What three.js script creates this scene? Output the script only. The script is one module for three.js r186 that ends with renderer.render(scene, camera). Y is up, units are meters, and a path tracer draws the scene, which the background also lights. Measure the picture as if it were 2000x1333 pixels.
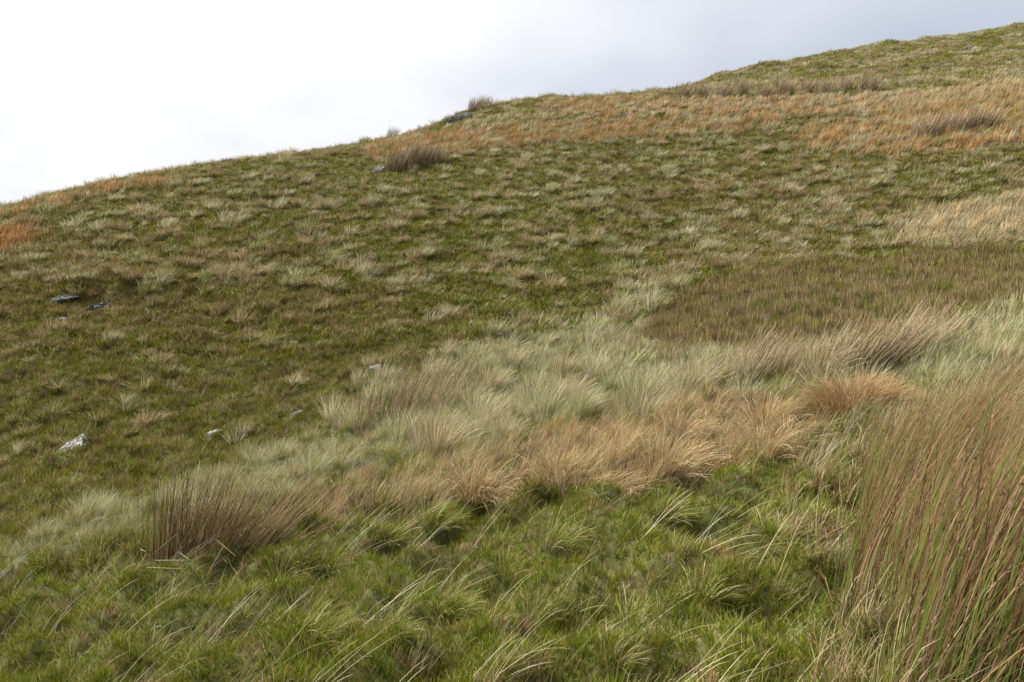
import * as THREE from 'three';
import { createNoise2D, createNoise3D } from 'simplex-noise';

// ---------------------------------------------------------------- camera, sky, sun, exposure
const scene = new THREE.Scene();
const camera = new THREE.PerspectiveCamera(53.13, 1024 / 682, 0.05, 600);
camera.position.set(0, 1.65, 0);
camera.rotation.x = THREE.MathUtils.degToRad(-6);

const renderer = new THREE.WebGLRenderer();
renderer.toneMapping = THREE.LinearToneMapping;
renderer.toneMappingExposure = 1.94;
renderer.shadowMap.enabled = true;

const rngOf = (seed) => () => { seed = (seed + 0x6d2b79f5) | 0; let t = Math.imul(seed ^ (seed >>> 15), 1 | seed); t = (t + Math.imul(t ^ (t >>> 7), 61 | t)) ^ t; return ((t ^ (t >>> 14)) >>> 0) / 4294967296; };
const rnd = rngOf(7), n2 = createNoise2D(rngOf(11)), n3 = createNoise3D(rngOf(12));
const { clamp, smoothstep, lerp, degToRad } = THREE.MathUtils;
const rr = (a, b) => a + (b - a) * rnd();
const gauss = () => (rnd() + rnd() + rnd() + rnd() - 2) * 1.0;

const SUN_AZ = degToRad(-44), SUN_EL = degToRad(44);
const sunDir = new THREE.Vector3(Math.sin(SUN_AZ) * Math.cos(SUN_EL), Math.sin(SUN_EL), -Math.cos(SUN_AZ) * Math.cos(SUN_EL));
{
  // an overcast sky: thin bright cloud round the hidden sun, bluer grey cloud away from it
  const W = 1024, H = 512, data = new Float32Array(W * H * 4), fbm = (x, y, z) => n3(x, y, z) * 0.55 + n3(x * 2.1, y * 2.1, z * 2.1) * 0.28 + n3(x * 4.3, y * 4.3, z * 4.3) * 0.17;
  for (let j = 0; j < H; j++) for (let i = 0; i < W; i++) {
    const up = ((j + 0.5) / H - 0.5) * Math.PI, a = ((i + 0.5) / W - 0.5) * 2 * Math.PI;
    const x = Math.cos(a) * Math.cos(up), y = Math.sin(up), z = Math.sin(a) * Math.cos(up);
    const ang = Math.acos(clamp(x * sunDir.x + y * sunDir.y + z * sunDir.z, -1, 1)) * 180 / Math.PI;
    const yy = Math.max(y, 0) + 0.25, cl = fbm(x / yy * 0.9 + 3, 1.7, z / yy * 0.9);
    const L = 0.195 + 0.49 * Math.exp(-((ang / 62) ** 2)) + 3.4 * Math.exp(-((ang / 14) ** 2)) + cl * 0.085;
    const w = smoothstep(L, 0.27, 0.57), o = (j * W + i) * 4;
    data[o] = L * lerp(0.88, 1.0, w); data[o + 1] = L * lerp(0.975, 1.0, w); data[o + 2] = L * lerp(1.16, 1.015, w); data[o + 3] = 1;
  }
  const sky = new THREE.DataTexture(data, W, H, THREE.RGBAFormat, THREE.FloatType);
  sky.mapping = THREE.EquirectangularReflectionMapping; sky.magFilter = THREE.LinearFilter; sky.needsUpdate = true;
  scene.background = sky; scene.environment = sky;
}
const sun = new THREE.DirectionalLight(new THREE.Color().setRGB(1, 0.96, 0.87), 3.0);
sun.name = 'sun'; sun.position.copy(sunDir).multiplyScalar(80); sun.castShadow = true; sun.shadow.radius = 15;
sun.shadow.mapSize.set(4096, 4096);
Object.assign(sun.shadow.camera, { left: -50, right: 50, top: 50, bottom: -50, near: 1, far: 200 });
sun.target.position.set(0, 0, -18); sun.target.name = 'sun_target';
scene.add(sun, sun.target);

// ---------------------------------------------------------------- terrain: surveyed heights (x, z, y), thin plate between them
const survey = [[-4.18,-4.2,-1.03],[-5.5,-5.6,-1.21],[-8.27,-8.5,-1.86],[-10.13,-10.5,-1.85],[-12.39,-13.0,-1.05],[-15.25,-16.2,0.21],[-20.92,-22.5,2.27],[-24.69,-26.55,2.14],[-33.48,-36.0,-0.32],[-54.4,-58.5,-7.53],[-2.63,-3.3,-0.46],[-3.84,-4.9,-0.73],[-6.36,-8.2,-1.41],[-7.7,-10.0,-1.44],[-8.87,-11.6,-1.12],[-10.51,-13.9,-0.17],[-13.32,-17.8,1.14],[-18.86,-25.5,3.76],[-22.25,-30.09,3.86],[-30.18,-40.8,1.66],[-49.04,-66.3,-5.11],[-1.76,-2.95,-0.23],[-2.41,-4.1,-0.38],[-2.87,-4.9,-0.49],[-4.42,-7.6,-1.12],[-5.88,-10.2,-1.26],[-6.98,-12.2,-0.88],[-8.75,-15.5,0.33],[-11.17,-20.0,1.97],[-15.46,-28.0,5.18],[-18.24,-33.04,5.52],[-24.74,-44.8,3.61],[-40.2,-72.8,-2.6],[-1.07,-2.7,-0.07],[-1.53,-3.9,-0.25],[-1.91,-4.9,-0.33],[-2.17,-5.6,-0.39],[-3.24,-8.4,-0.95],[-3.99,-10.4,-1.07],[-4.86,-12.8,-0.61],[-5.97,-15.9,0.54],[-7.8,-21.0,2.6],[-11.19,-30.5,6.38],[-13.21,-35.99,6.9],[-17.91,-48.8,5.19],[-29.1,-79.3,-0.7],[-0.52,-2.6,-0.01],[-0.73,-3.7,-0.15],[-1.01,-5.2,-0.25],[-1.08,-5.6,-0.26],[-1.46,-7.6,-0.52],[-1.81,-9.5,-0.54],[-2.15,-11.3,-0.43],[-2.75,-14.6,0.41],[-3.54,-19.0,2.02],[-4.7,-25.5,4.67],[-6.77,-37.0,8.42],[-7.99,-43.66,9.24],[-10.83,-59.2,7.6],[-17.6,-96.2,1.49],[0.0,-2.5,0.05],[0.0,-3.5,-0.05],[0.0,-4.8,-0.1],[0.0,-5.3,-0.07],[0.0,-7.5,-0.26],[0.0,-10.0,-0.27],[0.0,-12.6,0.0],[0.0,-14.6,0.41],[0.0,-19.0,2.02],[0.0,-24.0,4.23],[0.0,-30.0,6.71],[0.0,-46.0,12.38],[0.0,-54.28,13.82],[0.0,-73.6,12.75],[0.0,-119.6,7.48],[0.48,-2.4,0.12],[0.65,-3.3,0.05],[0.86,-4.45,0.03],[1.02,-5.3,0.05],[1.23,-6.4,0.02],[1.52,-8.0,-0.01],[1.86,-9.8,0.07],[2.27,-12.0,0.27],[2.74,-14.6,0.74],[3.44,-18.5,2.01],[4.24,-23.0,3.95],[5.31,-29.0,6.54],[8.72,-48.0,13.43],[10.29,-56.64,15.03],[13.96,-76.8,14.16],[22.68,-124.8,9.23],[0.92,-2.3,0.18],[1.22,-3.1,0.14],[1.59,-4.1,0.15],[1.98,-5.15,0.18],[2.59,-6.8,0.24],[3.15,-8.3,0.31],[3.7,-9.8,0.44],[4.76,-12.7,0.95],[5.97,-16.0,1.67],[6.62,-17.8,2.13],[8.13,-22.0,3.69],[10.26,-28.0,6.37],[17.42,-48.0,13.97],[20.04,-55.2,15.31],[1.25,-2.1,0.31],[1.71,-2.9,0.24],[2.18,-3.75,0.28],[2.99,-5.2,0.37],[3.93,-6.9,0.43],[4.87,-8.6,0.59],[5.65,-10.0,0.72],[6.91,-12.3,1.16],[8.94,-16.0,1.9],[9.75,-17.5,2.38],[11.63,-21.0,3.75],[14.18,-25.8,6.09],[22.86,-42.0,12.63],[26.28,-48.3,13.84],[1.51,-1.9,0.44],[2.08,-2.65,0.36],[2.63,-3.4,0.41],[3.48,-4.55,0.53],[5.07,-6.7,0.78],[6.91,-9.2,1.11],[8.68,-11.6,1.27],[11.75,-15.8,2.08],[14.04,-19.0,3.41],[17.21,-23.5,5.78],[26.1,-36.0,11.27],[30.02,-41.4,12.33],[1.81,-1.75,0.53],[2.45,-2.4,0.48],[3.12,-3.1,0.52],[4.08,-4.1,0.64],[5.8,-5.9,0.88],[8.09,-8.3,1.26],[10.68,-11.0,1.54],[14.94,-15.5,2.52],[17.73,-18.5,3.77],[21.39,-22.5,5.93],[30.15,-32.0,10.35],[34.67,-36.8,11.32],[-4.23,-42.0,10.17],[-3.76,-43.0,10.71],[-3.08,-44.5,11.5],[-1.67,-46.0,12.22],[-5.26,-40.0,9.45],[16.29,-66.0,18.54],[19.75,-80.0,22.01],[22.71,-92.0,23.62],[29.63,-120.0,20.19],[24.36,-84.0,24.26],[28.01,-96.6,26.14],[36.54,-126.0,22.97],[21.79,-60.0,16.88],[26.82,-74.0,21.73],[31.85,-88.0,26.7],[36.62,-101.2,28.87],[47.77,-132.0,26.02],[31.57,-58.0,16.65],[42.3,-78.0,24.45],[52.47,-97.0,32.29],[60.35,-111.55,35.14],[78.71,-145.5,33.07],[39.17,-54.0,15.85],[60.65,-84.0,27.37],[76.24,-106.0,37.92],[87.68,-121.9,41.46],[114.36,-159.0,40.16],[47.11,-50.0,15.22],[82.42,-88.0,30.43],[106.26,-114.0,43.87],[122.2,-131.1,48.16],[159.4,-171.0,47.89],[0.0,0.0,0.02],[2.0,0.0,0.45],[-2.0,0.0,-0.25],[-6.0,0.0,-0.9],[6.0,0.0,1.2],[0.0,4.0,0.0],[6.0,5.0,1.1],[-6.0,5.0,-0.9],[14.0,0.0,2.4],[-14.0,0.0,-1.9],[-14.0,-6.0,-1.9],[14.0,-5.0,2.3]];
const weights = (() => {
  const n = survey.length, N = n + 3, M = Array.from({ length: N }, () => new Float64Array(N + 1));
  for (let i = 0; i < n; i++) {
    for (let j = 0; j < n; j++) { const r2 = (survey[i][0] - survey[j][0]) ** 2 + (survey[i][1] - survey[j][1]) ** 2; M[i][j] = r2 > 0 ? 0.5 * r2 * Math.log(r2) : 0; }
    M[i][i] += 0.02; M[i][n] = M[n][i] = 1; M[i][n + 1] = M[n + 1][i] = survey[i][0]; M[i][n + 2] = M[n + 2][i] = survey[i][1]; M[i][N] = survey[i][2];
  }
  for (let c = 0; c < N; c++) {
    let p = c; for (let r = c + 1; r < N; r++) if (Math.abs(M[r][c]) > Math.abs(M[p][c])) p = r;
    [M[c], M[p]] = [M[p], M[c]];
    for (let r = c + 1; r < N; r++) { const f = M[r][c] / M[c][c]; if (f) for (let k = c; k <= N; k++) M[r][k] -= f * M[c][k]; }
  }
  const w = new Float64Array(N);
  for (let r = N - 1; r >= 0; r--) { let s = M[r][N]; for (let k = r + 1; k < N; k++) s -= M[r][k] * w[k]; w[r] = s / M[r][r]; }
  return w;
})();
const GX0 = -80, GX1 = 125, GZ0 = -165, GZ1 = 12, GS = 0.5, GW = Math.round((GX1 - GX0) / GS) + 1, GH = Math.round((GZ1 - GZ0) / GS) + 1;
const macroGrid = new Float32Array(GW * GH);
for (let j = 0; j < GH; j++) for (let i = 0; i < GW; i++) {
  const x = GX0 + i * GS, z = GZ0 + j * GS, n = survey.length;
  let s = weights[n] + weights[n + 1] * x + weights[n + 2] * z;
  for (let k = 0; k < n; k++) { const dx = x - survey[k][0], dz = z - survey[k][1], r2 = dx * dx + dz * dz; if (r2 > 0) s += weights[k] * 0.5 * r2 * Math.log(r2); }
  macroGrid[j * GW + i] = s;
}
const macro = (x, z) => {
  const fx = clamp((x - GX0) / GS, 0, GW - 1.001), fz = clamp((z - GZ0) / GS, 0, GH - 1.001), i = Math.floor(fx), j = Math.floor(fz), u = fx - i, v = fz - j, o = j * GW + i;
  return lerp(lerp(macroGrid[o], macroGrid[o + 1], u), lerp(macroGrid[o + GW], macroGrid[o + GW + 1], u), v);
};
const relief = (x, z) => {
  const far = smoothstep(-z, 40, 60), mid = smoothstep(-z, 8, 14);
  const a = n2(x / 1.45 + 9, z / 1.3), b = n2(x / 0.52, z / 0.5 + 4), c = n2(x / 0.2 + 31, z / 0.2);
  const brow = 0.27 * Math.exp(-(((x + 10.2) / 1.7) ** 2)) * Math.exp(-(((z + 17.3) / 2.2) ** 2)) * Math.tanh(-(z + 17.45 - 0.12 * (x + 10) - 0.25 * n2(x / 0.8, 3)) / 0.34);   // the small scarp with the dark rocks
  return brow + (0.065 * a + (0.125 - 0.093 * mid) * b + 0.016 * c) * (1 - 0.5 * far) + mid * (1 - far) * 0.05 * n2(x / 2.6, z / 0.9 + 50) + far * (0.5 * n2(x / 9, z / 9) + 0.2 * n2(x / 3, z / 3));
};
const ground = (x, z) => macro(x, z) + relief(x, z);
const fbm2 = (x, z) => n2(x, z) * 0.6 + n2(x * 2.1 + 7, z * 2.1) * 0.27 + n2(x * 4.4, z * 4.4 + 3) * 0.13;

// ---------------------------------------------------------------- what grows where (plan outlines in metres)
const zones = {
  shelf:[[-2.98,-2.84],[-5.77,-5.64],[-3.81,-4.86],[-3.19,-4.8],[-2.48,-4.54],[-1.61,-5.2],[-0.39,-5.06],[0.19,-4.94],[0.96,-5.0],[1.8,-5.2],[2.36,-5.3],[2.35,-4.78],[1.85,-3.98],[1.51,-3.0],[0.94,-1.76]],
  moor:[[-1.84,-5.4],[-1.45,-6.28],[-0.79,-6.82],[0.17,-7.38],[1.32,-6.9],[1.77,-7.72],[2.65,-7.26],[2.73,-6.56],[2.57,-5.84],[2.27,-5.28],[1.72,-5.08],[0.96,-4.96],[0.19,-4.92],[-0.39,-5.06],[-1.2,-5.16]],
  hollow:[[-7.22,-7.1],[-5.04,-6.46],[-4.6,-7.92],[-3.79,-8.96],[-2.72,-10.18],[-2.72,-12.36],[-1.27,-12.88],[0.0,-14.44],[1.62,-14.32],[2.74,-15.92],[3.65,-15.74],[2.23,-11.58],[2.61,-10.44],[3.28,-10.32],[3.91,-9.24],[5.47,-9.06],[4.86,-7.74],[3.79,-7.12],[3.08,-7.22],[2.49,-7.26],[1.73,-7.58],[1.3,-6.78],[0.17,-7.2],[-0.77,-6.66],[-1.42,-6.14],[-1.82,-5.34],[-2.6,-4.76],[-3.95,-5.04],[-5.85,-5.72]],
  heather:[[2.28,-12.62],[3.22,-14.82],[4.68,-15.64],[6.66,-15.94],[9.12,-16.34],[11.91,-16.02],[14.78,-15.32],[8.68,-8.92],[7.4,-9.86],[6.25,-9.78],[6.26,-10.68],[4.27,-10.1],[3.49,-9.62],[2.46,-10.86]],
  bank:[[4.52,-7.66],[6.05,-9.46],[7.11,-9.48],[8.93,-9.18],[5.51,-5.6],[4.75,-6.26],[4.12,-6.02],[2.65,-4.94],[2.33,-4.74],[2.45,-5.32],[3.02,-6.18],[3.42,-5.74]],
  rushes:[[2.35,-4.78],[3.42,-5.74],[4.23,-6.18],[4.95,-6.54],[5.95,-6.06],[1.57,-1.5],[0.97,-1.74],[1.53,-3.0],[1.87,-3.96]],
  ridgeA:[[-7.22,-31.8],[-5.89,-36.6],[-2.6,-35.6],[1.3,-35.6],[6.42,-35.2],[10.77,-35.2],[13.87,-34.0],[13.15,-32.2],[10.26,-31.2],[7.98,-31.2],[4.51,-30.8],[0.0,-31.2],[-3.26,-29.6],[-5.28,-30.0]],
  ridgeB:[[1.91,-43.8],[4.73,-43.4],[8.32,-44.0],[7.49,-39.6],[3.84,-37.6],[1.7,-38.8]],
  ridgeC:[[12.52,-30.6],[15.42,-30.2],[18.81,-30.4],[22.81,-31.4],[28.28,-30.0],[20.01,-21.0],[17.42,-23.8],[15.21,-24.4],[13.14,-25.6],[11.56,-27.2]],
  ridgeD:[[-19.57,-24.0],[-18.64,-25.2],[-16.15,-27.4],[-13.29,-27.8],[-12.92,-27.0],[-15.23,-25.8],[-17.48,-23.6],[-18.45,-22.6]],
  brackenE:[[-17.32,-22.0],[-15.81,-22.2],[-14.7,-21.4],[-14.88,-20.4],[-16.25,-20.6]],
  paleF:[[10.47,-18.84],[12.28,-19.54],[14.26,-19.32],[17.58,-18.34],[15.32,-15.9],[12.6,-16.98],[9.87,-16.58]],
  brownG:[[-16.55,-21.2],[-11.71,-21.0],[-7.05,-18.92],[-3.18,-17.02],[-1.97,-14.56],[-3.58,-13.54],[-7.49,-15.3],[-11.87,-14.98]],
  brownH:[[2.95,-26.8],[7.7,-26.2],[11.95,-23.2],[9.54,-19.82],[5.69,-19.14],[3.23,-21.8]],
  greenI:[[-7.03,-23.8],[-5.0,-27.2],[1.02,-27.8],[2.36,-21.2],[3.05,-16.32],[0.0,-15.78],[-2.83,-18.98]],
  paleJ:[[-3.31,-37.8],[0.0,-40.2],[1.67,-38.2],[1.59,-36.4],[0.0,-35.8],[-2.53,-34.6]],
  paleM:[[1.7,-38.8],[8.77,-40.2],[15.06,-37.0],[19.76,-34.0],[25.24,-34.8],[51.6,-54.8],[26.43,-28.0],[22.1,-30.4],[17.37,-29.8],[13.39,-32.8],[7.57,-34.6],[3.96,-36.2]],
  darkK:[[-13.07,-18.62],[-11.86,-19.4],[-8.94,-17.84],[-7.72,-15.54],[-9.0,-14.92],[-10.93,-15.44]],
};
for (const k in zones) {
  const p = zones[k]; let x0 = 1e9, x1 = -1e9, z0 = 1e9, z1 = -1e9;
  for (const [x, z] of p) { x0 = Math.min(x0, x); x1 = Math.max(x1, x); z0 = Math.min(z0, z); z1 = Math.max(z1, z); }
  p.box = [x0 - 1.5, x1 + 1.5, z0 - 1.5, z1 + 1.5];
}
const inZone = (k, x, z) => {   // distance to the outline in metres, positive inside
  const p = zones[k], b = p.box;
  if (x < b[0] || x > b[1] || z < b[2] || z > b[3]) return -1.5;
  let d = 1e9, s = -1;
  for (let i = 0, j = p.length - 1; i < p.length; j = i++) {
    const ax = p[j][0], az = p[j][1], bx = p[i][0], bz = p[i][1], ex = bx - ax, ez = bz - az, wx = x - ax, wz = z - az, t = clamp((wx * ex + wz * ez) / (ex * ex + ez * ez + 1e-9), 0, 1);
    d = Math.min(d, (wx - ex * t) ** 2 + (wz - ez * t) ** 2);
    if ((az > z) !== (bz > z) && x < (ex * (z - az)) / ez + ax) s = -s;
  }
  return s * Math.sqrt(d);
};
const ridgeZones = ['ridgeA', 'ridgeB', 'ridgeC', 'ridgeD', 'brackenE', 'paleF', 'paleJ', 'paleM'];
const zoneAt = (x, z, mixed = 0) => {
  const d = -z, base = fbm2(x / (0.35 + d * 0.035), z / (0.35 + d * 0.035)) * (0.16 + 0.026 * d), wob = base + mixed * gauss() * (0.13 + 0.026 * d);
  for (const k of ['rushes', 'moor', 'shelf', 'heather', 'bank', 'hollow']) if (inZone(k, x, z) + (k === 'heather' ? base * .8 + (wob - base) * .3 : wob * (k === 'hollow' ? 1.4 : 1)) > 0) return k;
  for (const k of ridgeZones) if (inZone(k, x, z) + wob * 0.8 > 0) return k;
  return d < 4.6 || (x > 2 && d < 8) ? 'shelf' : 'slope';
};
const brownAt = (x, z) => clamp(0.34 + 0.30 * fbm2(x / 3.2, z / 2.4) + 0.28 * smoothstep(inZone('brownG', x, z), -1.4, 1.2) + 0.3 * smoothstep(inZone('brownH', x, z), -1.4, 1.2) + 0.2 * smoothstep(inZone('darkK', x, z), -1, 1) - 0.22 * smoothstep(inZone('greenI', x, z), -1.4, 1.2), 0, 1);

// ---------------------------------------------------------------- the ground sheets
const soil = { shelf: [.07, .085, .02], slope: [.085, .09, .02], hollow: [.075, .085, .04], moor: [.10, .065, .03], heather: [.045, .033, .02], bank: [.08, .09, .04], rushes: [.06, .055, .025] };
function sheet(name, label, xs, zs) {
  const w = xs.length, h = zs.length, pos = new Float32Array(w * h * 3), col = new Float32Array(w * h * 3), idx = new Uint32Array((w - 1) * (h - 1) * 6);
  let o = 0;
  for (let j = 0; j < h; j++) for (let i = 0; i < w; i++, o += 3) {
    const x = xs[i], z = zs[j];
    pos[o] = x; pos[o + 1] = ground(x, z); pos[o + 2] = z;
    const c = soil[zoneAt(x, z)] ?? [.1, .065, .03], f = 1 + 0.35 * n2(x / 0.31, z / 0.31) * 1, b = -z > 58 ? 0.5 + 0.5 * fbm2(x / 9, z / 9) : brownAt(x, z);
    col[o] = c[0] * f * (1 + b * 0.5); col[o + 1] = c[1] * f; col[o + 2] = c[2] * f;
  }
  o = 0;
  for (let j = 0; j < h - 1; j++) for (let i = 0; i < w - 1; i++) { const a = j * w + i; idx.set([a, a + w, a + 1, a + 1, a + w, a + w + 1], o); o += 6; }
  const g = new THREE.BufferGeometry();
  g.setAttribute('position', new THREE.BufferAttribute(pos, 3)); g.setAttribute('color', new THREE.BufferAttribute(col, 3)); g.setIndex(new THREE.BufferAttribute(idx, 1)); g.computeVertexNormals();
  const m = new THREE.Mesh(g, new THREE.MeshStandardMaterial({ name: 'peaty soil and moss', vertexColors: true, roughness: 1 }));
  m.name = name; m.userData = { kind: 'structure', label, category: 'hillside' }; m.receiveShadow = m.castShadow = true; scene.add(m);
}
{
  const span = (a, n0, n1, n) => Array.from({ length: n }, (_, i) => a * Math.sinh(n0 + (n1 - n0) * i / (n - 1)));
  sheet('hillside', 'grassy hillside falling to a hollow and rising to the ridge', span(4, -3.6, 3.6, 560), span(3, 1.95, -3.66, 520).map((z) => z));
  const lin = (a, b, n) => Array.from({ length: n }, (_, i) => a + (b - a) * i / (n - 1));
  sheet('distant_hill', 'distant green hill rising behind the ridge', lin(-60, 120, 240), lin(3 * Math.sinh(-3.66), -160, 160));
}

// ---------------------------------------------------------------- blades and stems
const palettes = {   // [share, r, g, b] in linear base colour, one draw for each blade
  green: [[5, .15, .205, .017], [3, .22, .265, .030], [1.5, .31, .30, .065], [.8, .52, .45, .21], [.8, .27, .16, .055]],
  greenstraw: [[3, .18, .20, .040], [3, .31, .30, .095], [3, .54, .48, .26], [1, .40, .30, .14]],
  olive: [[4, .165, .185, .016], [3, .24, .225, .024], [1, .30, .20, .04], [.8, .42, .35, .15]],
  brownturf: [[3, .27, .18, .085], [2, .17, .13, .055], [2, .17, .165, .03], [1, .42, .33, .19]],
  hay: [[3, .54, .45, .285], [3, .44, .345, .21], [2, .33, .235, .135], [1, .20, .205, .065]],
  brownhay: [[3, .42, .315, .175], [3, .32, .225, .115], [1, .52, .43, .26], [1, .21, .195, .045]],
  pale: [[3, .70, .63, .44], [3, .57, .525, .34], [2, .36, .36, .18], [1, .62, .51, .34]],
  palegreen: [[2, .60, .555, .37], [3, .44, .435, .22], [2.5, .26, .285, .095]],
  moor: [[3, .56, .41, .20], [3, .63, .50, .29], [2, .40, .26, .10], [1, .67, .57, .38]],
  rust: [[3, .50, .285, .112], [3, .56, .365, .17], [2, .36, .185, .062], [1, .56, .45, .27]],
  pink: [[3, .60, .485, .31], [2, .50, .39, .23], [1, .37, .26, .135], [1, .27, .25, .08]],
  sprig: [[3, .33, .23, .105], [3, .44, .335, .175], [2, .20, .135, .055], [1.8, .25, .25, .05], [1, .58, .49, .32]],
  mixhay: [[3, .50, .41, .25], [2, .38, .29, .165], [3, .24, .23, .05], [2, .16, .185, .022], [1, .60, .53, .34]],
  mixbrown: [[3, .38, .28, .15], [2, .29, .205, .10], [3, .22, .205, .04], [1, .155, .17, .02], [1, .50, .41, .25]],
  litter: [[3, .44, .31, .18], [2, .31, .185, .085], [1, .56, .47, .31]],
};
const drawColor = (pal) => {
  const p = palettes[pal]; let s = 0; for (const e of p) s += e[0];
  let t = rnd() * s; for (const e of p) { t -= e[0]; if (t <= 0) { const f = rr(0.68, 1.28); return [e[1] * f, e[2] * f, e[3] * f]; } }
  return p[0].slice(1);
};
class Blades {
  constructor() { this.p = []; this.c = []; this.i = []; }
  // a leaf ribbon: starts at b leaning th from upright towards azimuth az, bends on by bend over its length L
  leaf(bx, by, bz, az, th, bend, L, w, seg, col, twist = 0) {
    let x = bx, y = by, z = bz; const ca = Math.cos(az), sa = Math.sin(az), start = this.p.length / 3;
    for (let k = 0; k <= seg; k++) {
      const t = k / seg, an = th + bend * t * t, half = 0.5 * w * (k === seg ? 0 : 1 - 0.55 * t * t) * (k === 0 ? 0.8 : 1);
      const dx = Math.sin(an) * ca, dy = Math.cos(an), dz = Math.sin(an) * sa;
      // side vector: level across the lean, turned about the blade by twist
      const nx = -Math.cos(an) * ca, ny = Math.sin(an), nz = -Math.cos(an) * sa, ct = Math.cos(twist), st = Math.sin(twist);
      const sx = -sa * ct + nx * st, sy = ny * st, sz = ca * ct + nz * st;
      if (k === seg) { this.p.push(x, y, z); this.c.push(...col); } else { this.p.push(x - sx * half, y - sy * half, z - sz * half, x + sx * half, y + sy * half, z + sz * half); this.c.push(...col, ...col); }
      if (k < seg) { const l = L / seg; x += dx * l; y += dy * l; z += dz * l; const a = start + k * 2; if (k + 1 < seg) this.i.push(a, a + 1, a + 2, a + 1, a + 3, a + 2); else this.i.push(a, a + 1, a + 2); }
    }
    return [x, y, z];
  }
  // a round stem of sides faces; colAt(t) gives the colour along it
  stem(bx, by, bz, az, th, bend, L, r, seg, colAt, sides = 3, kink = null) {
    let x = bx, y = by, z = bz, th2 = th; const start = this.p.length / 3, mark = [];
    for (let k = 0; k <= seg; k++) {
      const t = k / seg; let an = th2 + bend * t * t, azk = az;
      if (kink && t > kink.at) { an = kink.th; azk = kink.az; }
      const ca = Math.cos(azk), sa = Math.sin(azk), R = k === seg ? r * 0.25 : r * (1 - 0.5 * t), col = colAt(t);
      for (let s = 0; s < sides; s++) {
        const q = s / sides * 2 * Math.PI, cq = Math.cos(q) * R, sq = Math.sin(q) * R;
        this.p.push(x - sa * cq - Math.cos(an) * ca * sq, y + Math.sin(an) * sq, z + ca * cq - Math.cos(an) * sa * sq); this.c.push(...col);
      }
      if (k < seg) for (let s = 0; s < sides; s++) { const a = start + k * sides + s, b = start + k * sides + (s + 1) % sides; this.i.push(a, b, a + sides, b, b + sides, a + sides); }
      const l = L / seg; mark.push([x, y, z]); x += Math.sin(an) * ca * l; y += Math.cos(an) * l; z += Math.sin(an) * sa * l;
    }
    return mark;
  }
  // a small knobbly lump (seed head)
  lump(x, y, z, r, col) {
    const s = this.p.length / 3, v = [[1, 0, 0], [-1, 0, 0], [0, 1.5, 0], [0, -1.5, 0], [0, 0, 1], [0, 0, -1]];
    for (const q of v) { const f = r * rr(0.7, 1.3); this.p.push(x + q[0] * f, y + q[1] * f, z + q[2] * f); this.c.push(...col); }
    for (const [a, b, c] of [[0, 2, 4], [4, 2, 1], [1, 2, 5], [5, 2, 0], [4, 3, 0], [1, 3, 4], [5, 3, 1], [0, 3, 5]]) this.i.push(s + a, s + b, s + c);
  }
  build() {
    const g = new THREE.BufferGeometry();
    g.setAttribute('position', new THREE.Float32BufferAttribute(this.p, 3)); g.setAttribute('color', new THREE.Float32BufferAttribute(this.c, 3));
    g.setIndex(this.i); return g;
  }
}
const leafMat = new THREE.MeshPhysicalMaterial({ name: 'grass blade', vertexColors: true, roughness: 0.9, specularIntensity: 0, transmission: 0.27, thickness: 0, side: THREE.DoubleSide });
const stemMat = new THREE.MeshPhysicalMaterial({ name: 'rush stem', vertexColors: true, roughness: 0.7, specularIntensity: 0.35 });
const rockMat = new THREE.MeshPhysicalMaterial({ name: 'lichened rock', vertexColors: true, roughness: 0.95, specularIntensity: 0.2 });

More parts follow.
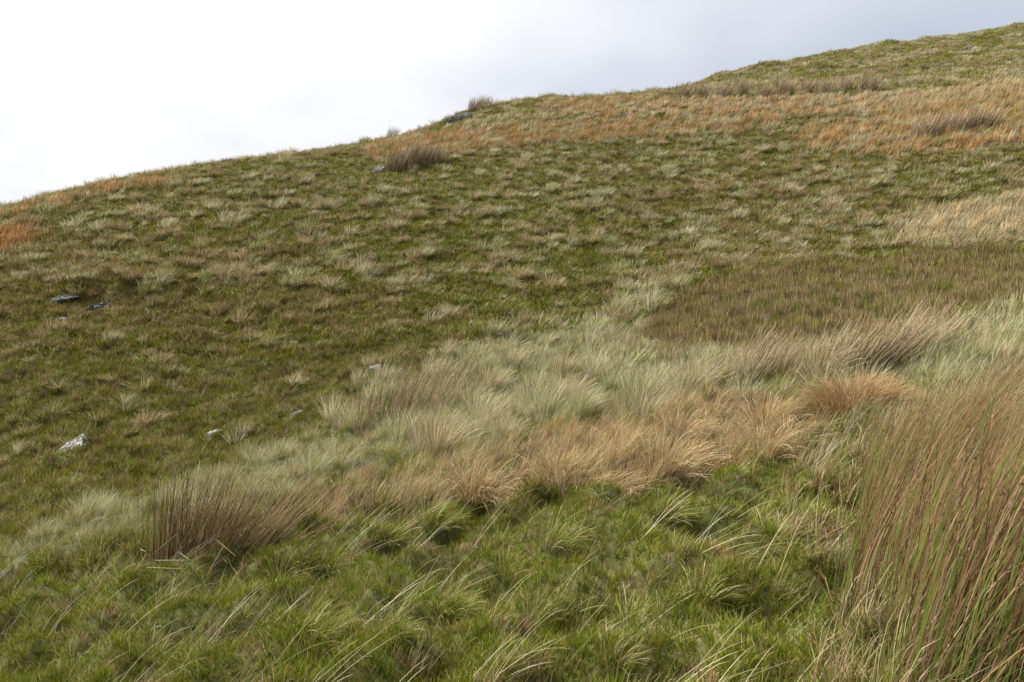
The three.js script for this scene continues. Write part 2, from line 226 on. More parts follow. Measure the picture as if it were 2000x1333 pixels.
// tuft shapes, by kind and size class
const LW = { turf: [.0040, .0066, .0125, .021, .036], long: [.0032, .0056, .0105, .018, .032], clump: [.0034, .0058, .0105, .017, .03], strand: [.0028, .005, .009, .016, .03], sprig: [.0045, .0062, .010, .016, .03] };
const LR = { clump: [.10, .11, .125, .2, .36], strand: [.08, .1, .12, .2, .3], turf: [.035, .055, .095, .19, .32], long: [.03, .05, .085, .16, .3], sprig: [.05, .07, .10, .18, .3] };
const LN = { turf: [24, 24, 26, 32, 34], long: [18, 17, 20, 26, 30], clump: [110, 110, 110, 85, 60], strand: [7, 7, 7, 7, 7], sprig: [24, 24, 26, 30, 28] };
const tuftShapes = new Map();
function tuftShape(kind, pal, lod, v) {
  const key = kind + pal + lod + '_' + v;
  if (!tuftShapes.has(key)) {
    const b = new Blades(), R = LR[kind][lod], w = LW[kind][lod];
    for (let k = 0; k < LN[kind][lod]; k++) {
      const a = rnd() * 7, r = R * Math.sqrt(rnd()), x = Math.cos(a) * r, z = Math.sin(a) * r, col = drawColor(pal), tw = rr(-1.2, 1.2);
      if (kind === 'strand') b.leaf(x, 0.0, z, gauss() * .7, rr(.55, 1.15), rr(.2, .8), rr(.24, .5), w * rr(.7, 1.2), 6, col, tw);
      else if (kind === 'clump') { const ox = Math.cos(a) * (r / R) + .55 + gauss() * .4, oz = Math.sin(a) * (r / R) + gauss() * .4, out = Math.hypot(ox, oz); b.leaf(x, -0.03, z, Math.atan2(oz, ox), clamp(.55 * out * rr(.5, 1.3), 0, 1.1), rr(.3, 1.2) * Math.min(1.2, .4 + out), rr(.15, .38) * (lod > 2 ? 1.3 : 1), w * rr(.7, 1.2), 4, col, tw); }
      else if (kind === 'turf') b.leaf(x, -0.015, z, rnd() * 7, rr(0.1, 0.85), rr(0, 1.1), rr(.045, .115), w * rr(.7, 1.2), 3, col, tw);
      else if (kind === 'long') { const L = rr(.14, .36); b.leaf(x, -0.02, z, gauss() * 0.9, rr(0.1, 0.75), rr(0.2, 1.35), L, w * rr(.7, 1.25), 4, col, tw); }
      else { const L = rr(.08, .19); b.leaf(x, -0.01, z, rnd() * 7, rr(0, 0.4), rr(-0.2, 0.5), L, w * rr(.7, 1.3), 2, col, tw); }
    }
    tuftShapes.set(key, b.build());
  }
  return tuftShapes.get(key);
}
const beds = new Map();     // name -> { label, category, layers: Map(shape -> { m: [], c: [] }) }
function bed(name, label, category) { beds.set(name, { label, category, layers: new Map() }); }
bed('turf_grass', 'short green turf with straw and brown blades on the near shelf', 'grass');
bed('slope_turf', 'low mossy green and brown turf covering the opposite slope', 'grass');
bed('slope_hay_grass', 'loose brown and straw coloured grass tufts all over the opposite slope', 'grass');
bed('hollow_grass', 'pale straw and grey green grass filling the damp hollow', 'grass');
bed('moor_grass', 'dry orange and pinkish moor grass along the lip of the shelf', 'grass');
bed('ridge_moor_grass', 'rust orange moor grass in bands below the ridge', 'grass');
bed('heather', 'dark brown heather patch with green shoots on the far bank', 'heather');
bed('bank_grass', 'pale wispy grass on the bank beside the tall rushes', 'grass');
bed('rush_litter', 'dead rush litter and green grass under the tall rushes', 'grass');
bed('distant_grass', 'khaki green grass covering the distant hill', 'grass');
const _m = new THREE.Matrix4(), _q = new THREE.Quaternion(), _q2 = new THREE.Quaternion(), _p = new THREE.Vector3(), _s = new THREE.Vector3(), UPV = new THREE.Vector3(0, 1, 0), _n = new THREE.Vector3();
function plant(bedName, kind, pal, lod, x, z, scale, tint, align, yaw) {
  const L = beds.get(bedName).layers, shape = tuftShape(kind, pal, lod, Math.floor(rnd() * 4));
  let l = L.get(shape); if (!l) L.set(shape, l = { m: [], c: [] });
  const e = 0.3, gx = (macro(x + e, z) - macro(x - e, z)) / (2 * e), gz = (macro(x, z + e) - macro(x, z - e)) / (2 * e);
  _n.set(-gx * align, 1, -gz * align).normalize(); _q.setFromUnitVectors(UPV, _n);
  _q2.setFromAxisAngle(UPV, yaw); _q.multiply(_q2);
  _p.set(x, ground(x, z), z); _s.set(scale, scale * rr(.85, 1.15), scale);
  _m.compose(_p, _q, _s); l.m.push(..._m.elements); l.c.push(tint[0], tint[1], tint[2]);
}

// ---------------------------------------------------------------- sowing
const wind = () => gauss() * 0.45;
const anyYaw = () => rnd() * 6.283;
const grey = (f, warm = 0) => [f * (1 + warm), f, f * (1 - warm)];
const pick = (...o) => o[Math.floor(rnd() * o.length)];
const bare = [];          // round spots kept clear for stones: [x, z, r]
bare.push([-7.02, -10.7, 0.19], [-3.67, -11.36, 0.1], [-4.89, -10.92, 0.1], [-5.25, -27.4, 0.19], [-10.3, -17.08, 0.19], [-11.38, -17.26, 0.25], [-8.88, -16.54, 0.05], [-10.81, -16.4, 0.06], [-2.57, -12.56, 0.1], [4.69, -7.9, 0.08], [23.74, -74.4, 0.41], [32.79, -83.2, 0.35], [37.27, -87.4, 0.41], [54.49, -84.8, 0.35]);
const sow = [[1.15, 3.2, .034, 0], [3.2, 5.2, .042, 0], [5.2, 8, .058, 0], [8, 14, .085, 1], [14, 23, .115, 2], [23, 33, .165, 2], [33, 56, .30, 3]];
for (const [d0, d1, s, lod] of sow) for (let dz = d0; dz < d1; dz += s) {
  const half = dz * 0.79 + 1.3;
  for (let gx = -half; gx < half; gx += s) {
    const x = gx + rr(-.6, .6) * s, z = -dz + rr(-.6, .6) * s, d = -z;
    if (bare.some(([bx, bz, r]) => (x - bx) ** 2 + (z - bz) ** 2 < r * r)) continue;
    const zone = zoneAt(x, z, 1), f = 1 + 0.32 * fbm2(x / 0.9 + 40, z / 0.9), c = n2(x / 0.5 + 17, z / 0.44) * 0.65 + n2(x / 0.21, z / 0.21 + 8) * 0.35;
    if (zone === 'shelf') {
      const br = fbm2(x / 0.55 + 3, z / 0.55 + 60), st = fbm2(x / 0.8 + 71, z / 0.5);
      plant('turf_grass', 'turf', br > 0.28 ? pick('brownturf', 'litter', 'green', 'olive') : st > 0.3 ? pick('greenstraw', 'green') : pick('green', 'olive', 'green'), lod, x, z, rr(.5, .95), grey(f), .4, anyYaw());
      if (c > 0.1 && rnd() < 0.05 + 0.38 * c) plant('turf_grass', 'long', br > 0.4 ? pick('litter', 'greenstraw') : st > 0.1 ? pick('greenstraw', 'mixhay') : pick('green', 'mixbrown', 'greenstraw'), lod, x, z, rr(.34, .62) * (0.75 + 0.5 * c), grey(f), .3, wind());
      if (rnd() < 0.008 + 0.03 * smoothstep(st, 0, .5)) plant('turf_grass', 'strand', pick('pale', 'hay', 'greenstraw'), lod, x, z, rr(.7, 1.1), grey(f), .6, wind());
    } else if (zone === 'rushes') {
      plant('rush_litter', 'turf', pick('green', 'litter', 'brownturf', 'greenstraw'), lod, x, z, rr(.9, 1.5), grey(f), .4, anyYaw());
      if (rnd() < 0.3) plant('rush_litter', 'long', pick('litter', 'greenstraw', 'hay'), lod, x, z, rr(.7, 1.2), grey(f), .3, wind());
    } else if (zone === 'moor') {
      const pinkish = smoothstep(-x, -0.5, 0.5) > rnd();
      if (rnd() < 0.5 + 0.3 * c) plant('moor_grass', 'long', pinkish ? pick('pink', 'pink', 'hay', 'greenstraw') : pick('moor', 'moor', 'pink', 'rust', 'hay'), lod, x, z, rr(.6, 1.15) * (0.85 + 0.5 * c), grey(f), .2, wind());
      else plant('moor_grass', 'turf', pick('greenstraw', 'litter', 'green'), lod, x, z, rr(.8, 1.3), grey(f), .4, anyYaw());
    } else if (zone === 'hollow') {
      const g = fbm2(x / 0.8 + 5, z / 0.8 + 90), strawy = fbm2(x / 2 + 15, z / 2) + 0.15;
      if (c + g * 0.4 > 0.1 && rnd() < 0.26) plant('hollow_grass', 'long', rnd() < 0.5 + strawy * 0.6 ? pick('pale', 'pale', 'hay') : pick('palegreen', 'pale', 'greenstraw'), lod, x, z, rr(.45, .75) * (1 + 0.4 * c) * (x < -1.4 ? .8 : 1), grey(f), .25, wind());
      else plant('hollow_grass', rnd() < .6 ? 'turf' : 'long', pick('palegreen', 'greenstraw', 'green', 'green', 'olive'), lod, x, z, rr(.45, .85), grey(f), .4, wind());
    } else if (zone === 'bank') {
      const g = fbm2(x / 0.7 + 5, z / 0.7 + 33);
      if (rnd() < (x < 3.5 && d < 6.6 ? .22 : .6)) plant('bank_grass', 'long', g > 0.2 ? pick('greenstraw', 'palegreen') : pick('pale', 'hay', 'palegreen'), lod, x, z, rr(.6, 1.0) * (1 + 0.3 * c), grey(f), .3, wind());
      else plant('bank_grass', 'turf', pick('greenstraw', 'green', 'green'), lod, x, z, rr(.9, 1.3), grey(f), .4, anyYaw());
    } else if (zone === 'heather') {
      const g = fbm2(x / 1.1 + 25, z / 0.55);
      if (rnd() < 0.06 + 0.75 * smoothstep(g, .12, .5)) plant('heather', rnd() < .6 ? 'turf' : 'sprig', pick('green', 'olive', 'greenstraw'), lod, x, z, rr(.9, 1.5), grey(f), .3, anyYaw());
      else if (c > -.5 || rnd() < .4) plant('heather', 'sprig', 'sprig', lod, x, z, rr(.6, 1.3) * (1 + .55 * c), grey(f), .2, anyYaw());
      if (rnd() < 0.035) plant('heather', 'long', pick('hay', 'green', 'brownhay'), lod, x, z, rr(.5, .9), grey(f), .2, wind());
    } else if (zone === 'slope') {
      const b = brownAt(x, z), moss = fbm2(x / 1.4 + 12, z / 1.0 + 77), cl = n2(x / 0.8 + 57, z / 0.5) * 0.55 + c * 0.45;
      plant('slope_turf', 'turf', rnd() < b * 0.75 ? 'brownturf' : moss > 0.05 ? 'olive' : pick('green', 'olive', 'greenstraw'), lod, x, z, rr(.9, 1.7), grey(f), .7, anyYaw());
      if (rnd() < 0.16 + 0.45 * smoothstep(cl + (b - .4) * .5, -.1, .5)) plant('slope_hay_grass', 'long', rnd() < b ? pick('mixbrown', 'brownhay') : pick('mixhay', 'mixhay', 'greenstraw', 'mixbrown'), lod, x, z, rr(.4, .85), grey(f), .5, wind());
    } else {
      const pal = zone === 'paleJ' ? pick('pale', 'hay', 'greenstraw') : zone === 'paleM' ? (fbm2(x / 2.5 + 8, z / 1.5) > .1 ? pick('rust', 'moor', 'pink') : pick('pink', 'hay', 'pale', 'moor')) : zone === 'paleF' ? pick('pink', 'hay', 'pale', 'moor') : zone === 'brackenE' ? 'rust' : (({ r }) => r > 0.25 ? pick('pale', 'hay', 'greenstraw') : r < -.3 ? pick('olive', 'brownhay', 'greenstraw', 'rust') : pick('rust', 'rust', 'rust', 'moor', 'pink'))({ r: fbm2(x / 2.4, z / 1.2) });
      plant('ridge_moor_grass', 'long', pal, lod, x, z, rr(.8, 1.25) * (1 + 0.35 * c), grey(f), .3, wind());
      if (rnd() < 0.35) plant('ridge_moor_grass', 'turf', pick('olive', 'green', 'brownturf'), lod, x, z, rr(1, 1.5), grey(f), .5, anyYaw());
    }
  }
}
// tufts that stand out on the slope and in the hollow: the largest are things of their own, the rest part of the mass
const slopeSpots = [], hollowSpots = [];
for (const [d0, d1, s, lod] of [[5.5, 14, .36, 1], [10, 16, .30, 2], [16, 24, .34, 2], [24, 34, .46, 2], [34, 52, .9, 3]]) for (let dz = d0; dz < d1; dz += s) for (let gx = -dz * .79 - 1; gx < dz * .79 + 1; gx += s) {
  const x = gx + rr(-.5, .5) * s, z = -dz + rr(-.5, .5) * s, zone = zoneAt(x, z, 1), f = rr(.85, 1.15);
  if (bare.some(([bx, bz, r]) => (x - bx) ** 2 + (z - bz) ** 2 < (r + .1) ** 2)) continue;
  if (zone === 'hollow' && d1 === 14 || zone === 'hollow' && dz > 14) {
    if (rnd() < .3) continue;
    if (hollowSpots.length < 130) hollowSpots.push([x, z]); else plant('hollow_grass', 'clump', pick('pale', 'palegreen', 'pale', 'hay'), lod, x, z, rr(.8, 1.4), grey(f), .2, wind());
  } else if (zone === 'slope' && d0 !== 5.5) {
    const b = brownAt(x, z), low = smoothstep(ground(x, z), 1.2, -1.2), n = fbm2(x / 2.2 + 33, z / 1.7);
    const n0 = n2(x / .9 + 70, z / .6);
    const n5 = fbm2(x / 5.5 + 3, z / 3.2 + 20);
    if (rnd() > .30 + .75 * n + .5 * n0 + .5 * n5 + .3 * low + (b - .4) * .3) continue;
    const big = Math.min(1.15, (.34 + .85 * rnd() * rnd() * rnd() + .3 * rnd() + (rnd() < .04 ? .5 : 0)) * (1 + .45 * low + .25 * n)), pal = low > .3 && rnd() < .6 ? pick('pale', 'hay', 'palegreen', 'pink') : rnd() < .2 + b * .75 ? pick('mixbrown', 'mixbrown', 'brownhay', 'mixhay') : pick('mixhay', 'mixhay', 'mixhay', 'hay', 'pale', 'pink');
    if (dz < 19 && slopeSpots.length < 260 && rnd() < .3) slopeSpots.push([x, z, big, pal]);
    else { plant('slope_hay_grass', 'clump', pal, lod, x, z, big, grey(f), .45, wind() * 2); if (rnd() < .45) plant('slope_hay_grass', 'clump', pal, lod, x + rr(-.2, .3), z + rr(-.15, .15), big * rr(.6, .95), grey(f), .45, wind()); }
  }
}
for (let z = -54; z > -120; z -= 0.42) for (let x = -z * 0.2; x < -z * 0.82 + 2; x += 0.42) {
  const X = x + rr(-.3, .3), Z = z + rr(-.3, .3), st = fbm2(X / 14 + Z / 22, Z / 5 + X / 9), g = fbm2(X / 2.2, Z / 2.2 + 9);
  plant('distant_grass', rnd() < .5 ? 'turf' : 'long', st > 0.18 ? pick('hay', 'pale', 'greenstraw') : st < -0.3 ? pick('brownhay', 'olive', 'hay') : g > 0.2 ? pick('olive', 'green', 'greenstraw') : pick('greenstraw', 'olive', 'hay'), 4, X, Z, rr(.9, 1.5), grey(1 + g * .25), .7, wind());
}
for (const [name, b] of beds) {
  const root = new THREE.Group(); root.name = name; root.userData = { kind: 'stuff', label: b.label, category: b.category };
  for (const [shape, l] of b.layers) {
    const n = l.c.length / 3, im = new THREE.InstancedMesh(shape, leafMat, n);
    im.instanceMatrix.array.set(l.m); im.instanceColor = new THREE.InstancedBufferAttribute(new Float32Array(l.c), 3);
    im.name = 'blades'; im.userData.kind = 'stuff'; im.castShadow = im.receiveShadow = true; root.add(im);
  }
  scene.add(root);
}

// ---------------------------------------------------------------- tussocks: a thing each
const taken = new Map();
const numbered = (n) => { const k = taken.get(n) ?? 0; taken.set(n, k + 1); return k ? n + '_' + String(k).padStart(3, '0') : n; };
const tag = (o, label, category, group) => { o.userData = { label, category }; if (group) o.userData.group = group; return o; };
function tussockShape(n, R, L0, L1, w, pals, lean, bend0, bend1, windy) {
  const b = new Blades();
  for (let k = 0; k < n; k++) {
    const a = rnd() * 6.283, r = R * Math.sqrt(rnd()), x = Math.cos(a) * r, z = Math.sin(a) * r;
    // blades fan out from the crown; the wind bends the fan towards +x
    const ox = Math.cos(a) * (r / R) + windy + gauss() * .35, oz = Math.sin(a) * (r / R) + gauss() * .35, out = Math.hypot(ox, oz);
    b.leaf(x, -0.03, z, Math.atan2(oz, ox), clamp(lean * out * rr(.6, 1.2), 0, 1.2), rr(bend0, bend1) * Math.min(1.2, 0.4 + out), rr(L0, L1), w * rr(.7, 1.2), 5, drawColor(pals[Math.floor(rnd() * pals.length)]), rr(-1, 1));
  }
  return b.build();
}
function tussocks(name, shapes, spots, s0, s1, label, category, group) {
  spots.forEach(([x, z], i) => {
    const m = new THREE.Mesh(shapes[i % shapes.length], leafMat); m.name = numbered(name); tag(m, label, category, group);
    const s = rr(s0, s1) * (name === 'pale_grass_tussock' ? (x < -1.4 ? .66 : 1) * lerp(.7, 1, smoothstep(-z, 5.5, 8)) : 1); m.scale.set(s, s * rr(.9, 1.1), s); m.position.set(x, ground(x, z), z); m.rotation.y = gauss() * .5; m.castShadow = m.receiveShadow = true; scene.add(m);
  });
}
const three = (f) => [f(), f(), f()];
tussocks('pale_grass_tussock', [['pale', 'pale', 'hay'], ['pale', 'palegreen'], ['pale', 'pink', 'hay'], ['palegreen', 'palegreen', 'pale']].map((p) => tussockShape(330, .125, .18, .48, .0044, p, .58, .3, 1.2, .5)), [...[[2.34,-14.86],[3.0,-14.8],[2.12,-11.7],[1.75,-14.06],[1.44,-12.68],[1.68,-11.68],[-0.3,-13.02],[-0.64,-12.14],[0.0,-11.94],[0.56,-12.42],[0.83,-10.98],[0.32,-10.46],[1.27,-10.44],[1.44,-9.5],[-0.32,-10.46],[0.07,-9.32],[0.61,-8.9],[0.95,-8.26],[-0.67,-9.72],[-0.77,-8.4],[-0.39,-8.42],[-0.11,-7.3],[1.32,-8.22],[1.85,-9.04],[2.27,-9.34],[2.61,-9.32],[-1.85,-8.62],[-1.4,-8.32],[-2.61,-9.48],[-3.02,-8.94],[-2.21,-8.2],[-3.84,-9.6],[2.2,-8.28]], ...hollowSpots], .75, 1.3, 'pale straw and green grass tussock in the damp hollow', 'grass tussock', 'tussocks in the hollow');
tussocks('green_grass_tussock', three(() => tussockShape(190, .11, .12, .27, .0038, ['green', 'greenstraw', 'greenstraw'], .9, .5, 1.4, .6)), [[-1.01,-4.66],[-0.83,-4.42],[-1.16,-4.14],[-1.39,-4.04],[-0.53,-4.5],[-0.31,-4.0],[-0.07,-4.26],[0.0,-3.66],[0.24,-3.8],[0.42,-4.16],[0.5,-3.56],[0.77,-3.94],[0.96,-4.12],[1.26,-4.28],[1.49,-4.6],[1.69,-4.38],[0.88,-3.42],[1.19,-3.54],[1.48,-3.66],[1.74,-3.86],[-0.31,-3.24],[-0.12,-3.08],[0.13,-3.2],[0.36,-3.08],[0.58,-2.96],[0.91,-3.04],[0.99,-2.8],[-1.99,-3.78],[-2.43,-4.12],[-1.68,-3.74],[-1.32,-3.5],[-2.64,-4.1],[-3.04,-4.2],[-1.84,-3.32],[-0.97,-3.08],[-0.84,-3.58],[0.4,-2.52],[0.57,-2.48],[-0.55,-2.88],[-2.33,-3.46]], .55, .98, 'green and straw grass tussock on the near shelf', 'grass tussock', 'tussocks on the shelf');
{
  const shapes = Object.fromEntries(['brownhay', 'hay', 'pink', 'pale', 'palegreen', 'mixhay', 'mixbrown'].map((k) => [k, [1, 2].map(() => tussockShape(200, .17, .14, .38, .0066, [k], .7, .3, 1.2, .55))]));
  const look = { brownhay: 'brown dry', hay: 'straw coloured', pink: 'pinkish straw', pale: 'pale bleached', mixhay: 'green and straw', mixbrown: 'brown and green', palegreen: 'pale green' };
  slopeSpots.forEach(([x, z, s, k], i) => tussocks('slope_grass_tussock', [shapes[k][i % 2]], [[x, z]], s, s * 1.05, look[k] + ' grass tussock on the mossy opposite slope', 'grass tussock', look[k] + ' tussocks on the slope'));
}
tussocks('moor_grass_tussock', three(() => tussockShape(360, .17, .22, .46, .0042, ['moor', 'moor', 'pink', 'litter'], .8, .8, 2.3, .35)), [[0.36,-5.12],[0.5,-4.96],[0.69,-4.94],[0.92,-4.96],[1.2,-5.18],[1.48,-5.36],[1.77,-5.36],[2.08,-5.42],[2.33,-5.52],[-0.28,-5.1],[-0.16,-5.16],[0.59,-5.88],[0.99,-5.86],[1.51,-5.98],[2.0,-6.08],[2.31,-6.04]], .8, 1.15, 'dry orange moor grass tussock at the lip of the shelf', 'grass tussock', 'orange tussocks on the lip');
{
  const b = new Blades();
  for (let k = 0; k < 2600; k++) {
    const u = rr(-1, 1), v = rr(-1, 1), q = u * u + v * v; if (q > 1) continue;
    b.leaf(u * .36, -0.04 + 0.13 * (1 - q), v * .2, Math.atan2(v * .8 + gauss() * .5, u * 1.0 + .2), rr(.0, .6) * (0.4 + Math.sqrt(q) * .6), rr(.9, 2.1), rr(.28, .5), .0036 * rr(.7, 1.2), 7, drawColor(rnd() < .35 ? 'rust' : rnd() < .5 ? 'moor' : 'litter'), rr(-1, 1));
  }
  const m = new THREE.Mesh(b.build(), leafMat); m.name = 'orange_tussock'; tag(m, 'low domed orange tussock standing alone in the green below the bank', 'grass tussock');
  m.position.set(3.12, ground(3.12, -6.06), -6.06); scene.add(m);
}

// ---------------------------------------------------------------- rushes
const mixc = (a, b, t) => [lerp(a[0], b[0], t), lerp(a[1], b[1], t), lerp(a[2], b[2], t)];
// dead rush stems: fresh brown ones and bleached ones, in every clump
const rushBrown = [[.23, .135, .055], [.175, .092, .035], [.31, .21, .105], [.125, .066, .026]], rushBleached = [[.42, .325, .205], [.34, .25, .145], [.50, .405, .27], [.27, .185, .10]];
function rushClump({ n, rx, rz, L0, L1, r, lean0, lean1, bend, spread = .16, dry, green, seeds, bent, sides = 3, seg = 7 }) {
  const dead = new Blades(), live = new Blades(), heads = new Blades(), snapped = [];
  for (let k = 0; k < n; k++) {
    const a = rnd() * 6.283, q = Math.sqrt(rnd()) * rr(.7, 1.3), u = Math.cos(a) * q, x = u * rx, z = Math.sin(a) * q * rz;
    const tan = (rnd() < dry ? rushBleached : rushBrown)[Math.floor(rnd() * 4)], f = rr(.8, 1.2), th = lerp(lean0, lean1, (u + 1) / 2) + gauss() * spread, az = gauss() * .6;
    const isLive = rnd() < green, gr = [.13 * f, .175 * f, .024 * f], die = rr(.35, 1.1), L = rr(L0, L1);
    const col = isLive ? (t) => (t < die ? gr : tan) : () => tan.map((c) => c * f);
    const m = (isLive ? live : dead).stem(x, -0.04, z, az, Math.abs(th), (bend + gauss() * .2), L, r * rr(.75, 1.2), seg, col, sides);
    if (rnd() < seeds) { const p = m[Math.floor(seg * .82)]; for (let j = 0; j < 3; j++) heads.lump(p[0] + rr(-.008, .008), p[1] + rr(-.012, .012), p[2] + rr(-.008, .008), rr(.002, .0045), [.13, .08, .045]); }
  }
  for (let k = 0; k < (bent ?? 0); k++) {
    const b = new Blades(), a = rnd() * 6.283, straw = [.58, .47, .3].map((c) => c * rr(.75, 1.1));
    b.stem(rr(-.9, .9) * rx, 0, Math.abs(Math.sin(a)) * rz, rr(.2, 1.7), rr(.3, .75), .1, rr(.42, .7), r * 1.0, 9, () => straw, 4, { at: rr(.35, .6), th: rr(1.2, 2.0), az: rr(-.5, 1.9) });
    snapped.push(b);
  }
  const g = new THREE.Group();
  const part = (b, name, kind) => { if (!b.p.length) return; const m = new THREE.Mesh(b.build(), stemMat); m.name = name; if (kind) m.userData.kind = kind; m.castShadow = m.receiveShadow = true; g.add(m); };
  part(dead, 'dry_stems', 'stuff'); part(live, 'green_stems', 'stuff'); part(heads, 'seed_heads', 'stuff'); for (const b of snapped) part(b, 'bent_stem');
  return g;
}
function rushes(name, protos, spots, s0, s1, label, group) {
  spots.forEach(([x, z], i) => {
    const o = i < protos.length ? protos[i] : protos[i % protos.length].clone();
    o.name = numbered(name); tag(o, label, 'rush clump', group); o.position.set(x, ground(x, z), z); o.scale.setScalar(rr(s0, s1) * (name === 'tall_rush_clump' ? lerp(.92, .56, smoothstep(-z, 2.6, 5)) : 1)); o.rotation.y = gauss() * .3; scene.add(o);
  });
}
const near = { n: 380, rx: .2, rz: .2, L0: .4, L1: .95, r: .0023, lean0: .12, lean1: .62, bend: .38, spread: .3, dry: .06, green: .5, seeds: .12, bent: 0 };
{
  // those at the edge of the stand are upright, those inside it lean with the wind
  const edge = (z) => lerp(1.5, 2.5, clamp((-z - 2.5) / 2.2, 0, 1)), spots = [[1.54,-2.92],[1.36,-2.5],[1.35,-2.18],[1.42,-1.98],[1.85,-3.4],[1.85,-2.96],[1.84,-2.6],[1.75,-2.22],[2.09,-3.92],[2.23,-3.64],[2.27,-3.28],[2.32,-3.0],[2.57,-4.22],[2.7,-3.98],[2.78,-3.68],[3.07,-4.66],[3.32,-4.56],[3.43,-4.3],[3.84,-5.42],[4.11,-5.34],[2.73,-3.26],[2.23,-2.58],[1.6,-1.86],[1.38,-1.74],[1.16,-1.86]];
  const kinds = [{}, { lean0: .3, lean1: .8, bend: .4, green: .55 }, { lean0: .45, lean1: .95, bend: .4, green: .45 }].map((k) => [rushClump({ ...near, ...k }), rushClump({ ...near, ...k, green: .35 })]);
  const by = [[], [], []]; for (const s of spots) { const e = s[0] - edge(s[1]); by[e < .25 ? 0 : e < .7 ? 1 : 2].push([s[0] + .09, s[1]]); }
  const say = ['tall brown and green rush clump at the edge of the stand, nearly upright', 'tall brown and green rush clump within the stand, leaning over', 'tall brown rush clump deep in the stand, bent far over by the wind'];
  by.forEach((l, k) => rushes('tall_rush_clump', kinds[k].slice(0, l.length), l, .85, 1.1, say[k], ['upright rushes at the edge of the stand', 'leaning rushes within the stand', 'bent rushes deep in the stand'][k]));
}
{
  const o = rushClump({ n: 720, rx: .37, rz: .2, L0: .45, L1: .9, r: .0023, lean0: .0, lean1: .8, bend: .22, spread: .3, dry: .38, green: .12, seeds: .12, bent: 18 });
  rushes('lone_rush_clump', [o], [[-2.12, -4.5]], 1, 1, 'broad brown rush clump with snapped pale stems at the shelf edge, standing alone');
  o.rotation.y = 0;
}
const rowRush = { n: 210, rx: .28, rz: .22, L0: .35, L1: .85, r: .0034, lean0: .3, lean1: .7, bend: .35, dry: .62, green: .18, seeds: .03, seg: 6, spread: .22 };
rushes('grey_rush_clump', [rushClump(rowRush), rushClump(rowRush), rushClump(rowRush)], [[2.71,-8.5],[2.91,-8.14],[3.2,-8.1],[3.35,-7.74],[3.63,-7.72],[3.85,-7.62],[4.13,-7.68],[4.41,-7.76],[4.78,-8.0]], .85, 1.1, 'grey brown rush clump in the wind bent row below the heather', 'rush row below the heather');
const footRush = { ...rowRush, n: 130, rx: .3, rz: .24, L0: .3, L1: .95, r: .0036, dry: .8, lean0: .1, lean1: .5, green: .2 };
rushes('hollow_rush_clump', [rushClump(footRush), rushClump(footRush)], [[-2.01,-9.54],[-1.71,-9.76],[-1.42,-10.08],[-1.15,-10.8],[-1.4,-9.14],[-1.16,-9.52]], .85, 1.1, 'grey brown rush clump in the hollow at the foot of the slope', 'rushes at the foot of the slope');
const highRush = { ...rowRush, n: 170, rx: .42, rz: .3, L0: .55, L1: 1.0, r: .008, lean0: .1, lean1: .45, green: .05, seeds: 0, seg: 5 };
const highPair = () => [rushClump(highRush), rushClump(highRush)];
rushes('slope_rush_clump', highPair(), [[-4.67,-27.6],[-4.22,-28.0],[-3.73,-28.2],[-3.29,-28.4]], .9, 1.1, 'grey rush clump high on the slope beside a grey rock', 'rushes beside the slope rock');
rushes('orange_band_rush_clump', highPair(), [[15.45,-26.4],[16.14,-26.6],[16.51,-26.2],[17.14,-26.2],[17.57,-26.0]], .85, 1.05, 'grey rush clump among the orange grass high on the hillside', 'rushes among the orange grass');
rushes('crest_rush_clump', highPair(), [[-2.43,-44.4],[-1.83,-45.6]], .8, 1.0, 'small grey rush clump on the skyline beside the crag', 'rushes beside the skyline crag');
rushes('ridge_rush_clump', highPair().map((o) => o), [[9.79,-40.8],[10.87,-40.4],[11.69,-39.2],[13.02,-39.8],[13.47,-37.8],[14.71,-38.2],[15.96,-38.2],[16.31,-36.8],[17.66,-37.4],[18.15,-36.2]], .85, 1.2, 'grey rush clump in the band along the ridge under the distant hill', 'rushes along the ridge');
rushes('skyline_rush_clump', [rushClump({ ...highRush, n: 120 })], [[-6.36,-37.0]], .7, .7, 'low dark rush clump on the skyline above the rust orange grass');

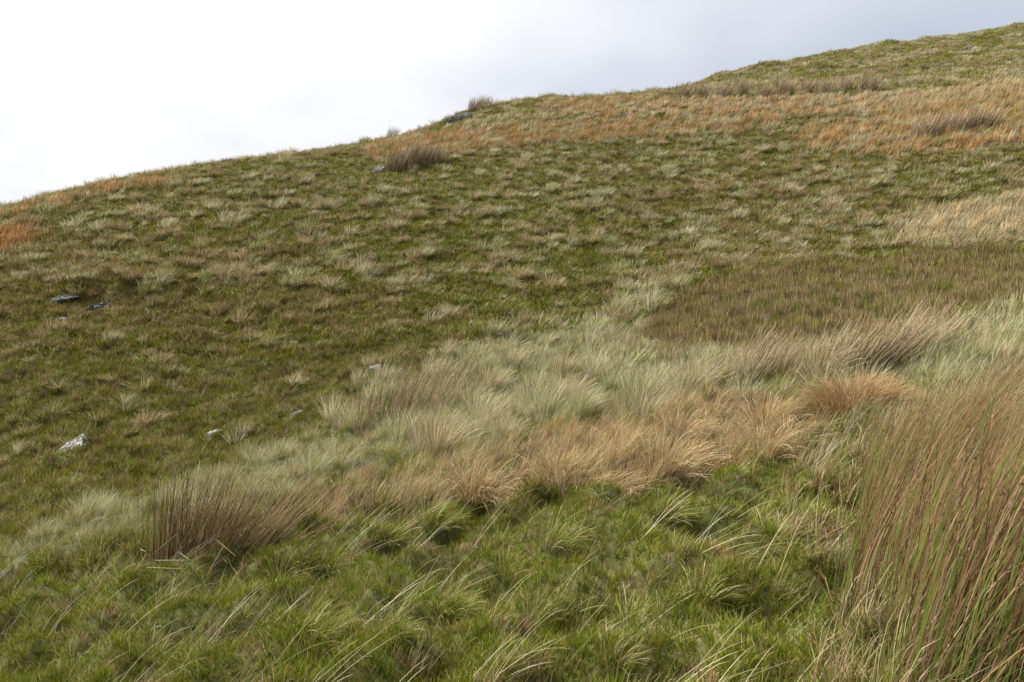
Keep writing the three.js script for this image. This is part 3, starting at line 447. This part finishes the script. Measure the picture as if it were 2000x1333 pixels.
// ---------------------------------------------------------------- stones
function rock(name, [x, z], [sx, sy, sz], tilt, turn, lichen, base, label, seed, sink = .3) {
  const g = new THREE.IcosahedronGeometry(1, 11), p = g.attributes.position, c = new Float32Array(p.count * 3), v = new THREE.Vector3();
  for (let i = 0; i < p.count; i++) {
    v.fromBufferAttribute(p, i); const q = v.clone();
    // planes cut the ball into a block, noise roughens it
    let r = 1; const pr = rngOf(seed); for (let k = 0; k < 9; k++) { const n = new THREE.Vector3(pr() * 2 - 1, pr() * 2 - 1, pr() * 2 - 1).normalize(), dd = 0.55 + pr() * .3, t = q.dot(n); if (t > 0.01) r = Math.min(r, dd / t); }
    r *= 1 + 0.07 * n3(q.x * 2.5 + seed, q.y * 2.5, q.z * 2.5) + 0.035 * n3(q.x * 7, q.y * 7 + seed, q.z * 7);
    v.multiplyScalar(r); p.setXYZ(i, v.x * sx, v.y * sy, v.z * sz);
    const l = n3(q.x * 2.6 + seed * 3, q.y * 2.6, q.z * 2.6) * .6 + n3(q.x * 6.5, q.y * 6.5 + seed, q.z * 6.5) * .5, d = n3(q.x * 9, q.y * 9, q.z * 9 + seed) * .5 + n3(q.x * 20, q.y * 20, q.z * 20) * .5, f = 1 + .35 * d;
    const white = l > lichen + .12, moss = l < -.5;
    const k = white ? [.50, .51, .48] : moss ? [.10, .12, .035] : base; c.set([k[0] * f, k[1] * f, k[2] * f], i * 3);
  }
  g.setAttribute('color', new THREE.BufferAttribute(c, 3)); g.computeVertexNormals();
  const m = new THREE.Mesh(g, rockMat); m.name = numbered(name); tag(m, label, 'rock'); m.position.set(x, ground(x, z) + sy * (0.25 - sink) , z); m.rotation.set(tilt[0], turn, tilt[1]); m.castShadow = m.receiveShadow = true; scene.add(m); return m;
}
rock('lichened_slab', [-7.02, -10.7], [.31, .14, .25], [.5, .35], .3, .08, [.19, .175, .145], 'grey slab with white lichen patches low on the slope', 3, -.1);
rock('stone', [-3.67, -11.36], [0.16, 0.057, 0.082], [.3, .4], .1, .15, [.19, .175, .145], 'narrow grey stone with a white top edge near the foot of the slope', 5);
rock('stone', [-4.89, -10.92], [0.16, 0.049, 0.082], [.2, .3], .1, -.2, [.19, .175, .145], 'thin pale stone half buried in grass between the slab and the narrow stone', 8);
rock('slope_rock', [-5.25, -27.4], [0.31, 0.25, 0.25], [.3, .3], .5, .3, [.23, .225, .215], 'grey rock on the upper slope beside grey rushes', 13);
rock('dark_rock', [-10.3, -17.08], [0.31, 0.2, 0.2], [.3, .1], .2, .35, [.07, .067, .06], 'dark grey rock under the brown brow of the slope', 21);
rock('dark_rock', [-11.38, -17.26], [0.41, 0.11, 0.2], [.3, .1], .1, .4, [.08, .077, .07], 'long low dark rock beside a taller dark rock on the slope', 23);
rock('white_stone', [-8.88, -16.54], [0.074, 0.066, 0.066], [0, 0], 0, -.9, [.5, .5, .48], 'small round white stone below the dark rocks', 31);
rock('white_stone', [-10.81, -16.4], [0.09, 0.057, 0.066], [0, 0], 1, -.9, [.5, .5, .48], 'small flat white stone below the long dark rock', 33);
rock('stone', [-2.57, -12.56], [0.16, 0.057, 0.11], [.4, .1], .4, .0, [.19, .175, .145], 'flat grey stone in green grass above the hollow rushes', 37);
rock('stone', [4.69, -7.9], [0.13, 0.057, 0.098], [.2, .2], .4, .2, [.22, .215, .2], 'small grey stone under the end of the wind bent rushes', 41);
rock('distant_rock', [23.74, -74.4], [0.66, 0.33, 0.49], [.2, .2], .4, .4, [.11, .108, .1], 'dark boulder low on the distant hill', 43);
rock('distant_rock', [32.79, -83.2], [0.57, 0.29, 0.49], [.2, .2], .9, .4, [.11, .108, .1], 'dark outcrop just below the crest of the distant hill', 47);
rock('distant_rock', [37.27, -87.4], [0.66, 0.29, 0.49], [.2, .2], 1.4, .4, [.11, .108, .1], 'dark outcrop touching the crest line of the distant hill', 53);
rock('distant_rock', [54.49, -84.8], [0.57, 0.29, 0.49], [.2, .2], .4, .4, [.11, .108, .1], 'dark rock alone on the open face of the distant hill', 57);

{
  const root = new THREE.Group(); root.name = 'crag'; tag(root, 'dark rocky crag breaking the skyline', 'rock'); root.position.set(-3.5, ground(-3.5, -41.4), -41.4); scene.add(root);
  for (const [dx, dy, dz, s, r] of [[-.7, -.05, 0, .4, 61], [-.3, -.02, .1, .5, 62], [.1, .02, 0, .55, 63], [.55, .0, -.1, .5, 64], [.95, -.04, 0, .4, 65], [.2, -.1, .45, .5, 66]]) { const b = rock('block', [-3.5 + dx, -41.4 + dz], [s, s * .5, s * .7], [.2, .45], r, .5, [.105, .104, .098], '', r, .3); b.position.set(dx, dy + ground(-3.5 + dx, -41.4 + dz) - root.position.y + .14, dz); b.userData = {}; root.add(b); }
}
renderer.render(scene, camera);
